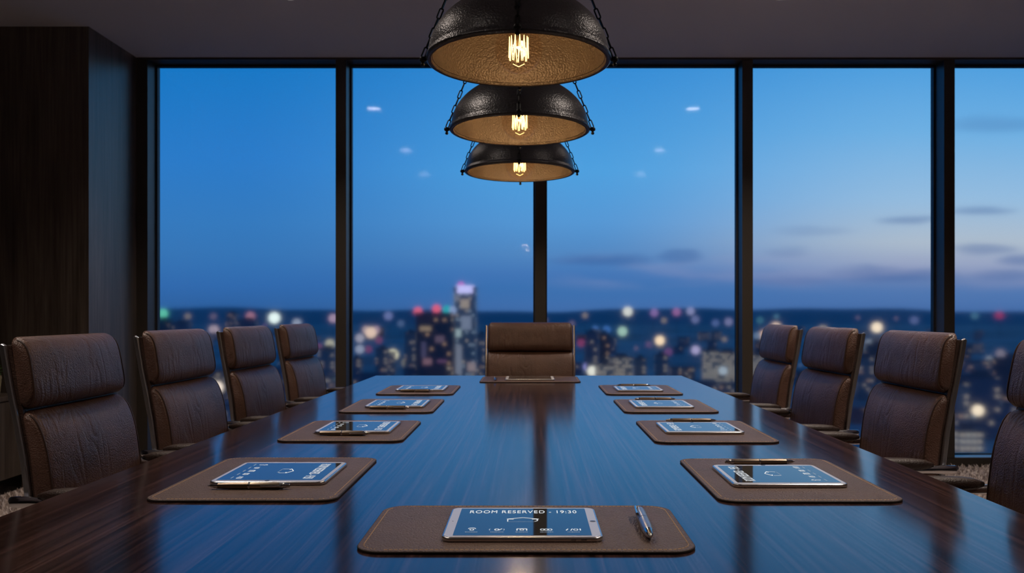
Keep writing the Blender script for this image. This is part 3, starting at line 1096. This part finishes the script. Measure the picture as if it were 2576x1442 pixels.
def facade(name, base, lit_cols, frac, cw, ch, k):
    """dark wall with a grid of windows, some of them lit"""
    m, t, p = principled(name, base, .6)
    oc = obj_coord(t)
    sp_ = t.new('ShaderNodeSeparateXYZ'); t.link(oc, sp_.inputs[0])
    u = t.math('DIVIDE', t.math('ADD', sp_.outputs[0], sp_.outputs[1]), cw)
    v_ = t.math('DIVIDE', sp_.outputs[2], ch)
    cb = t.new('ShaderNodeCombineXYZ')
    t.link(t.math('FLOOR', u), cb.inputs[0]); t.link(t.math('FLOOR', v_), cb.inputs[1])
    wn = t.new('ShaderNodeTexWhiteNoise', noise_dimensions='2D'); t.link(cb.outputs[0], wn.inputs['Vector'])
    inu = t.math('LESS_THAN', t.math('ABSOLUTE', t.math('SUBTRACT', t.math('FRACT', u), .5)), .36)
    inv = t.math('LESS_THAN', t.math('ABSOLUTE', t.math('SUBTRACT', t.math('FRACT', v_), .5)), .30)
    on = t.math('LESS_THAN', wn.outputs['Value'], frac)
    msk = t.math('MULTIPLY', t.math('MULTIPLY', inu, inv), on)
    t.link(t.ramp(t.math('FRACT', t.math('MULTIPLY', wn.outputs['Value'], 37.7)), [(j / max(1, len(lit_cols) - 1), c) for j, c in enumerate(lit_cols)], 'CONSTANT'), p.inputs['Emission Color'])
    t.link(t.math('MULTIPLY', msk, k), p.inputs['Emission Strength'])
    return m
WARM, CREAM, COOL, ROSE = (1, .62, .34, 1), (1, .84, .62, 1), (.62, .80, .95, 1), (.9, .45, .45, 1)
F_DARK = facade('dark_glass_facade', (.035, .045, .08, 1), [WARM, CREAM, WARM, ROSE], .14, 3.0, 3.4, .30)  # bluish wall colour includes some painted haze
F_TOWER = facade('hazed_tower_facade', (.20, .22, .26, 1), [COOL, CREAM, COOL, ROSE], .36, 2.4, 3.2, .30)  # wall base raised so the colour itself holds the haze
F_BLUE = facade('blue_block_facade', (.05, .085, .15, 1), [CREAM, COOL, WARM], .12, 2.8, 3.2, .26)
F_GREY = facade('grey_block_facade', (.12, .14, .18, 1), [CREAM, WARM, COOL], .30, 2.6, 3.0, .26)
F_LIT = facade('lit_block_facade', (.20, .20, .20, 1), [CREAM, (1, .9, .72, 1), COOL], .80, 2.2, 2.6, .34)
ROOFM, _, _ = principled('city_roof', (.05, .065, .10, 1), .9)

foot = []
def clash(x0, x1, y0, y1, gap=1.5):
    return any(x0 - gap < b1 and x1 + gap > b0 and y0 - gap < d1 and y1 + gap > d0 for b0, b1, d0, d1 in foot)
def building(px0, px1, py, D, m, label, group, depth=None, name='city_building', plant=True, must=True):
    a, c = at(px0, py, D), at(px1, py, D)
    wdt = c.x - a.x
    dp = depth or wdt * .9
    for k in range(14):
        if not clash(a.x, c.x, D, D + dp): break
        if not must: return None
        D *= 1.04
        a, c = at(px0, py, D), at(px1, py, D)
        wdt = c.x - a.x
        dp = depth or wdt * .9
    foot.append((a.x - .6, c.x + .6, D - .6, D + dp + .6))
    e = empty(name, ((a.x + c.x) / 2, D + dp / 2, GZ))
    tag(e, label, 'building', group)
    H = a.z - GZ
    b = BM(); box(b, -wdt / 2, wdt / 2, -dp / 2, dp / 2, 0, H); finish('facade', b, m, e, 0)
    b = BM(); box(b, -wdt / 2 - .4, wdt / 2 + .4, -dp / 2 - .4, dp / 2 + .4, H, H + 1.0)
    if plant:
        box(b, -wdt * .2, wdt * .25, -dp * .2, dp * .2, H + 1.0, H + 3.2)
    finish('roof', b, ROOFM, e, 0)
    return e, wdt, dp, H

emat = {}
def light_mat(c):
    if c not in emat:
        emat[c] = emitter('city_glow_%d' % len(emat), lin(*c), 1.16)
    return emat[c]

# the two landmark towers
e, wd_, dp_, H_ = building(1046, 1139, 790, 640, F_DARK, 'dark broad office tower with red lamps on its roof, left of the pale tower', 'high towers', plant=False)
for px, py, c in ((1050, 783, (214, 96, 122)), (1097, 777, (218, 92, 120)), (1123, 779, (24, 160, 172)), (1137, 781, (130, 150, 190))):
    w_ = at(px, py, 640) - Vector(e.location)
    b = BM(); sphere(b, (w_.x, -dp_ / 2 + 3.2, w_.z), 3.0)
    finish('roof_beacon', b, light_mat(c), e)
    b = BM(); tube(b, [(w_.x, -dp_ / 2 + 3.2, H_ + .5), (w_.x, -dp_ / 2 + 3.2, w_.z - 2.8)], .5, 6); finish('beacon_mast', b, ROOFM, e)
for px0, px1, py0, py1, c in ((1056, 1085, 821, 833, (128, 112, 98)), (1095, 1118, 845, 862, (84, 72, 92)), (1060, 1072, 860, 900, (62, 62, 92)), (1064, 1086, 902, 918, (112, 86, 100)), (1100, 1124, 905, 913, (84, 60, 92))):
    a, c2 = at(px0, py1, 640) - Vector(e.location), at(px1, py0, 640) - Vector(e.location)
    b = BM(); box(b, a.x, c2.x, -dp_ / 2 - .3, -dp_ / 2, a.z, c2.z); finish('lit_window', b, light_mat(c), e, 0)
e, wd_, dp_, H_ = building(1141, 1197, 726, 690, F_TOWER, 'tall pale tower with a glowing lavender crown, right of the dark tower', 'high towers', plant=False)
b = BM(); slab(b, -6.6, 6.9, -dp_ / 2 - .5, -dp_ / 2 + 8, H_ - 3.6, H_ + 2.4, 2.0, .4, 5, 2); finish('crown_sign', b, light_mat((192, 192, 248)), e)
w_ = at(1159, 717, 690) - Vector(e.location)
b = BM(); sphere(b, (w_.x, -dp_ / 2 + 3, w_.z), 2.7); finish('roof_beacon', b, light_mat((176, 96, 184)), e)
b = BM(); tube(b, [(w_.x, -dp_ / 2 + 3, H_), (w_.x, -dp_ / 2 + 3, w_.z - 2)], .5, 6); finish('beacon_mast', b, ROOFM, e)
for px0, px1, py0, py1, c in ((1158, 1181, 753, 776, (140, 130, 124)), (1143, 1156, 743, 758, (104, 108, 122)), (1140, 1160, 828, 848, (140, 160, 166)), (1160, 1186, 795, 830, (104, 116, 140)), (1146, 1162, 868, 942, (104, 112, 130)), (1176, 1196, 912, 934, (128, 116, 122))):
    a, c2 = at(px0, py1, 690) - Vector(e.location), at(px1, py0, 690) - Vector(e.location)
    b = BM(); box(b, max(a.x, -wd_ / 2), min(c2.x, wd_ / 2), -dp_ / 2 - .3, -dp_ / 2, a.z, c2.z); finish('lit_window', b, light_mat(c), e, 0)

GB = 'blurred city blocks outside'
for args in (
    (392, 422, 806, 900, F_DARK, 'dark slab block under the green light behind the far left mullion'),
    (430, 470, 812, 1100, F_BLUE, 'pale blue block rising right of the green light'),
    (568, 592, 790, 1000, F_GREY, 'narrow reddish lit tower above the third chair on the left'),
    (598, 640, 806, 1050, F_BLUE, 'broad bluish block right of the narrow reddish tower'),
    (1018, 1046, 838, 820, F_GREY, 'grey block just left of the dark broad tower'),
    (1200, 1222, 842, 800, F_GREY, 'grey block half hidden by the head chair'),
    (1476, 1503, 836, 760, F_BLUE, 'slim blue tower right of the head chair'),
    (1508, 1534, 840, 800, F_DARK, 'slim dark tower beside the slim blue tower'),
    (1500, 1545, 918, 600, F_LIT, 'low pale lit hall right of the head chair'),
    (1535, 1592, 902, 620, F_LIT, 'bright cream lit block above the far right desk mat'),
    (1598, 1626, 905, 640, F_GREY, 'grey slab right of the bright cream block'),
    (1650, 1680, 896, 660, F_GREY, 'grey slab below the plum coloured light'),
    (1772, 1808, 884, 700, F_LIT, 'yellow lit block behind the orange light'),
    (1806, 1860, 890, 740, F_LIT, 'wide white lit block left of the fourth mullion'),
    (1890, 1925, 896, 700, F_LIT, 'pale lit block left of the farthest right chair'),
    (2160, 2200, 900, 640, F_GREY, 'grey lit block between the second and third right chairs'),
    (2190, 2230, 868, 800, F_DARK, 'dark block under the cream light at right'),
    (2404, 2440, 965, 420, F_GREY, 'pale narrow block right of the rightmost mullion'),
    (2442, 2520, 950, 440, F_BLUE, 'broad blue tower behind the lone cream light at far right'),
    (2412, 2475, 1088, 350, F_LIT, 'low tan lit roof near the floor at far right'),
    (2530, 2600, 905, 520, F_DARK, 'dark block at the right edge of the photo'),
    (880, 908, 905, 700, F_BLUE, 'blue block just right of the second mullion'),
    (945, 975, 880, 760, F_GREY, 'grey block left of the yellowish light'),
    (700, 735, 836, 900, F_BLUE, 'blue block between the third and fourth left chairs'),
    (800, 842, 880, 700, F_GREY, 'grey block between the fourth left chair and the mullion')):
    building(args[0], args[1], args[2], args[3], args[4], args[5], GB)
# low dim blocks that nothing tells apart
random.seed(21)
for i in range(130):
    D = random.choice((430, 500, 560, 620, 700, 760, 900, 1100, 1350, 1650, 2000, 2400))
    px = random.uniform(380, 2560)
    hgt = random.uniform(8, 24)
    py = VY + (CZ - (GZ + hgt)) * F / D
    wpx = random.uniform(10, 26) * F / D
    building(px, px + wpx, py, D, random.choice((F_BLUE, F_BLUE, F_DARK, F_GREY, F_GREY)), 'low dim block with a few lit windows in the blurred city', 'low dim city blocks', plant=False, must=False)

# bokeh-sized lamps
GLW = 'city lights outside the windows'
placed = []
def city_light(px, py, r, c, label, group=GLW):
    D = max(330, min(2300, 46 * F / max(py - 791, 1)))
    for k in range(40):
        w_ = at(px, py, D)
        rad = r * D / F
        if not clash(w_.x - rad, w_.x + rad, D - rad, D + rad): break
        D *= .965
    foot.append((w_.x - rad, w_.x + rad, D - rad, D + rad))
    e = empty('city_light', (w_.x, w_.y, GZ))
    tag(e, label, 'city light', group)
    b = BM(); sphere(b, (0, 0, w_.z - GZ), rad); finish('lamp_globe', b, light_mat(c), e)
    b = BM(); tube(b, [(0, 0, 0), (0, 0, w_.z - GZ - rad * .95)], max(.25, rad * .06), 6); finish('mast', b, ROOFM, e)
for a in (
    (410, 789, 12, (96, 196, 168), 'green light at the far left end of the skyline'),
    (690, 800, 14, (238, 255, 252), 'bright white light on the skyline above the fourth left chair'),
    (630, 796, 11, (160, 112, 132), 'dusty rose light above the third left chair'),
    (612, 816, 12, (166, 166, 168), 'pale grey light below the dusty rose light'),
    (538, 830, 12, (166, 150, 164), 'pinkish light between the second and third left chairs'),
    (747, 813, 11, (140, 150, 172), 'soft grey light above the fourth left chair'),
    (838, 801, 11, (164, 140, 164), 'mauve light touching the second mullion'),
    (830, 866, 12, (170, 168, 152), 'pale yellow light right of the fourth left chair'),
    (831, 955, 12, (108, 118, 116), 'dim olive light low beside the second mullion'),
    (546, 975, 15, (255, 238, 222), 'bright warm light half hidden by the second left chair'),
    (921, 830, 10, (160, 142, 150), 'left light of the heart shaped trio'),
    (933, 837, 14, (222, 194, 176), 'brightest light of the heart shaped trio'),
    (946, 830, 10, (150, 128, 150), 'right light of the heart shaped trio'),
    (905, 851, 11, (150, 150, 168), 'pale light below the heart shaped trio'),
    (905, 879, 11, (138, 148, 172), 'bluish light under the pale light right of the second mullion'),
    (953, 856, 9, (104, 60, 98), 'dim crimson light right of the heart shaped trio'),
    (927, 879, 9, (104, 56, 96), 'dim crimson light right of the bluish light'),
    (889, 924, 12, (108, 124, 142), 'dim grey light low beside the second mullion'),
    (1043, 852, 12, (196, 184, 188), 'pale light touching the dark tower on its left'),
    (988, 893, 14, (232, 226, 194), 'yellowish white light left of the dark tower'),
    (978, 889, 9, (190, 160, 140), 'tan light overlapping the yellowish white light'),
    (1021, 913, 11, (112, 112, 108), 'dim khaki light low left of the dark tower'),
    (1063, 927, 12, (116, 122, 134), 'dim grey light at the foot of the dark tower'),
    (1186, 864, 13, (244, 255, 255), 'brilliant white light before the pale tower'),
    (977, 795, 11, (98, 110, 158), 'faint lilac light on the skyline left of the dark tower'),
    (1579, 784, 12, (212, 214, 208), 'white light on the skyline right of the head chair'),
    (1646, 787, 10, (128, 102, 156), 'mauve light on the skyline right of the white light'),
    (1702, 785, 10, (142, 96, 146), 'rose light on the skyline right of the mauve light'),
    (1737, 783, 10, (132, 136, 176), 'pale lilac light on the skyline right of the rose light'),
    (1749, 804, 10, (96, 106, 150), 'faint light just below the pale lilac light'),
    (1833, 810, 10, (112, 116, 156), 'faint light left of the fourth mullion'),
    (1800, 813, 9, (76, 96, 146), 'very faint light left of the fourth mullion'),
    (1566, 834, 12, (156, 192, 178), 'mint light below the white skyline light'),
    (1523, 866, 12, (255, 216, 164), 'orange cream light right of the head chair'),
    (1660, 857, 12, (255, 226, 190), 'cream light over the far right desk mat'),
    (1462, 863, 10, (120, 54, 94), 'crimson light beside the head chair'),
    (1681, 886, 10, (96, 64, 112), 'plum coloured light below the cream light'),
    (1750, 881, 11, (164, 158, 198), 'lilac light left of the yellow lit block'),
    (1490, 934, 13, (230, 230, 218), 'cream white light low right of the head chair'),
    (1478, 923, 11, (136, 136, 204), 'periwinkle light touching the cream white light'),
    (1793, 933, 12, (240, 194, 138), 'orange light low left of the fourth mullion'),
    (1819, 933, 11, (150, 166, 182), 'grey blue light beside the low orange light'),
    (1497, 830, 10, (64, 108, 172), 'left of two blue lights right of the head chair'),
    (1526, 830, 10, (58, 104, 170), 'right of two blue lights right of the head chair'),
    (2206, 824, 13, (255, 234, 206), 'cream light above the gap between two right chairs'),
    (2460, 1033, 14, (255, 236, 208), 'lone cream light low at the far right window'),
    (2514, 793, 10, (140, 48, 92), 'red light on the skyline at far right'),
    (2489, 907, 11, (130, 138, 150), 'grey light left of the rightmost chair'),
    (2517, 890, 11, (122, 116, 132), 'mauve grey light nearest the rightmost chair'),
    (2070, 830, 11, (156, 146, 136), 'tan light peeping over the third right chair'),
    (1952, 823, 12, (228, 200, 180), 'peach light peeping over the farthest right chair'),
    (1923, 843, 11, (240, 196, 168), 'peach light at the left edge of the farthest right chair'),
    (1905, 846, 10, (92, 116, 146), 'dim blue light left of the farthest right chair'),
    (2186, 864, 11, (116, 126, 142), 'grey light below the cream light at right'),
    (2179, 882, 10, (100, 122, 136), 'teal grey light under the grey light at right'),
    (2300, 806, 10, (82, 96, 142), 'faint light above the second right chair'),
    (1912, 806, 9, (52, 98, 120), 'faint green light right of the fourth mullion')):
    city_light(*a)
    placed.append(a[:2])
random.seed(33)
cols = [(92, 84, 110), (110, 104, 120), (84, 70, 110), (70, 92, 130), (104, 66, 100), (120, 112, 112), (62, 104, 130)]
for i in range(60):
    px, py = random.uniform(400, 2560), 792 + 150 * random.random() ** 1.5
    if 1035 < px < 1205 or any(math.hypot(px - a, py - b_) < 26 for a, b_ in placed): continue
    placed.append((px, py))
    city_light(px, py, random.uniform(5, 9), random.choice(cols), 'small dim light among many in the blurred city', 'small dim city lights')
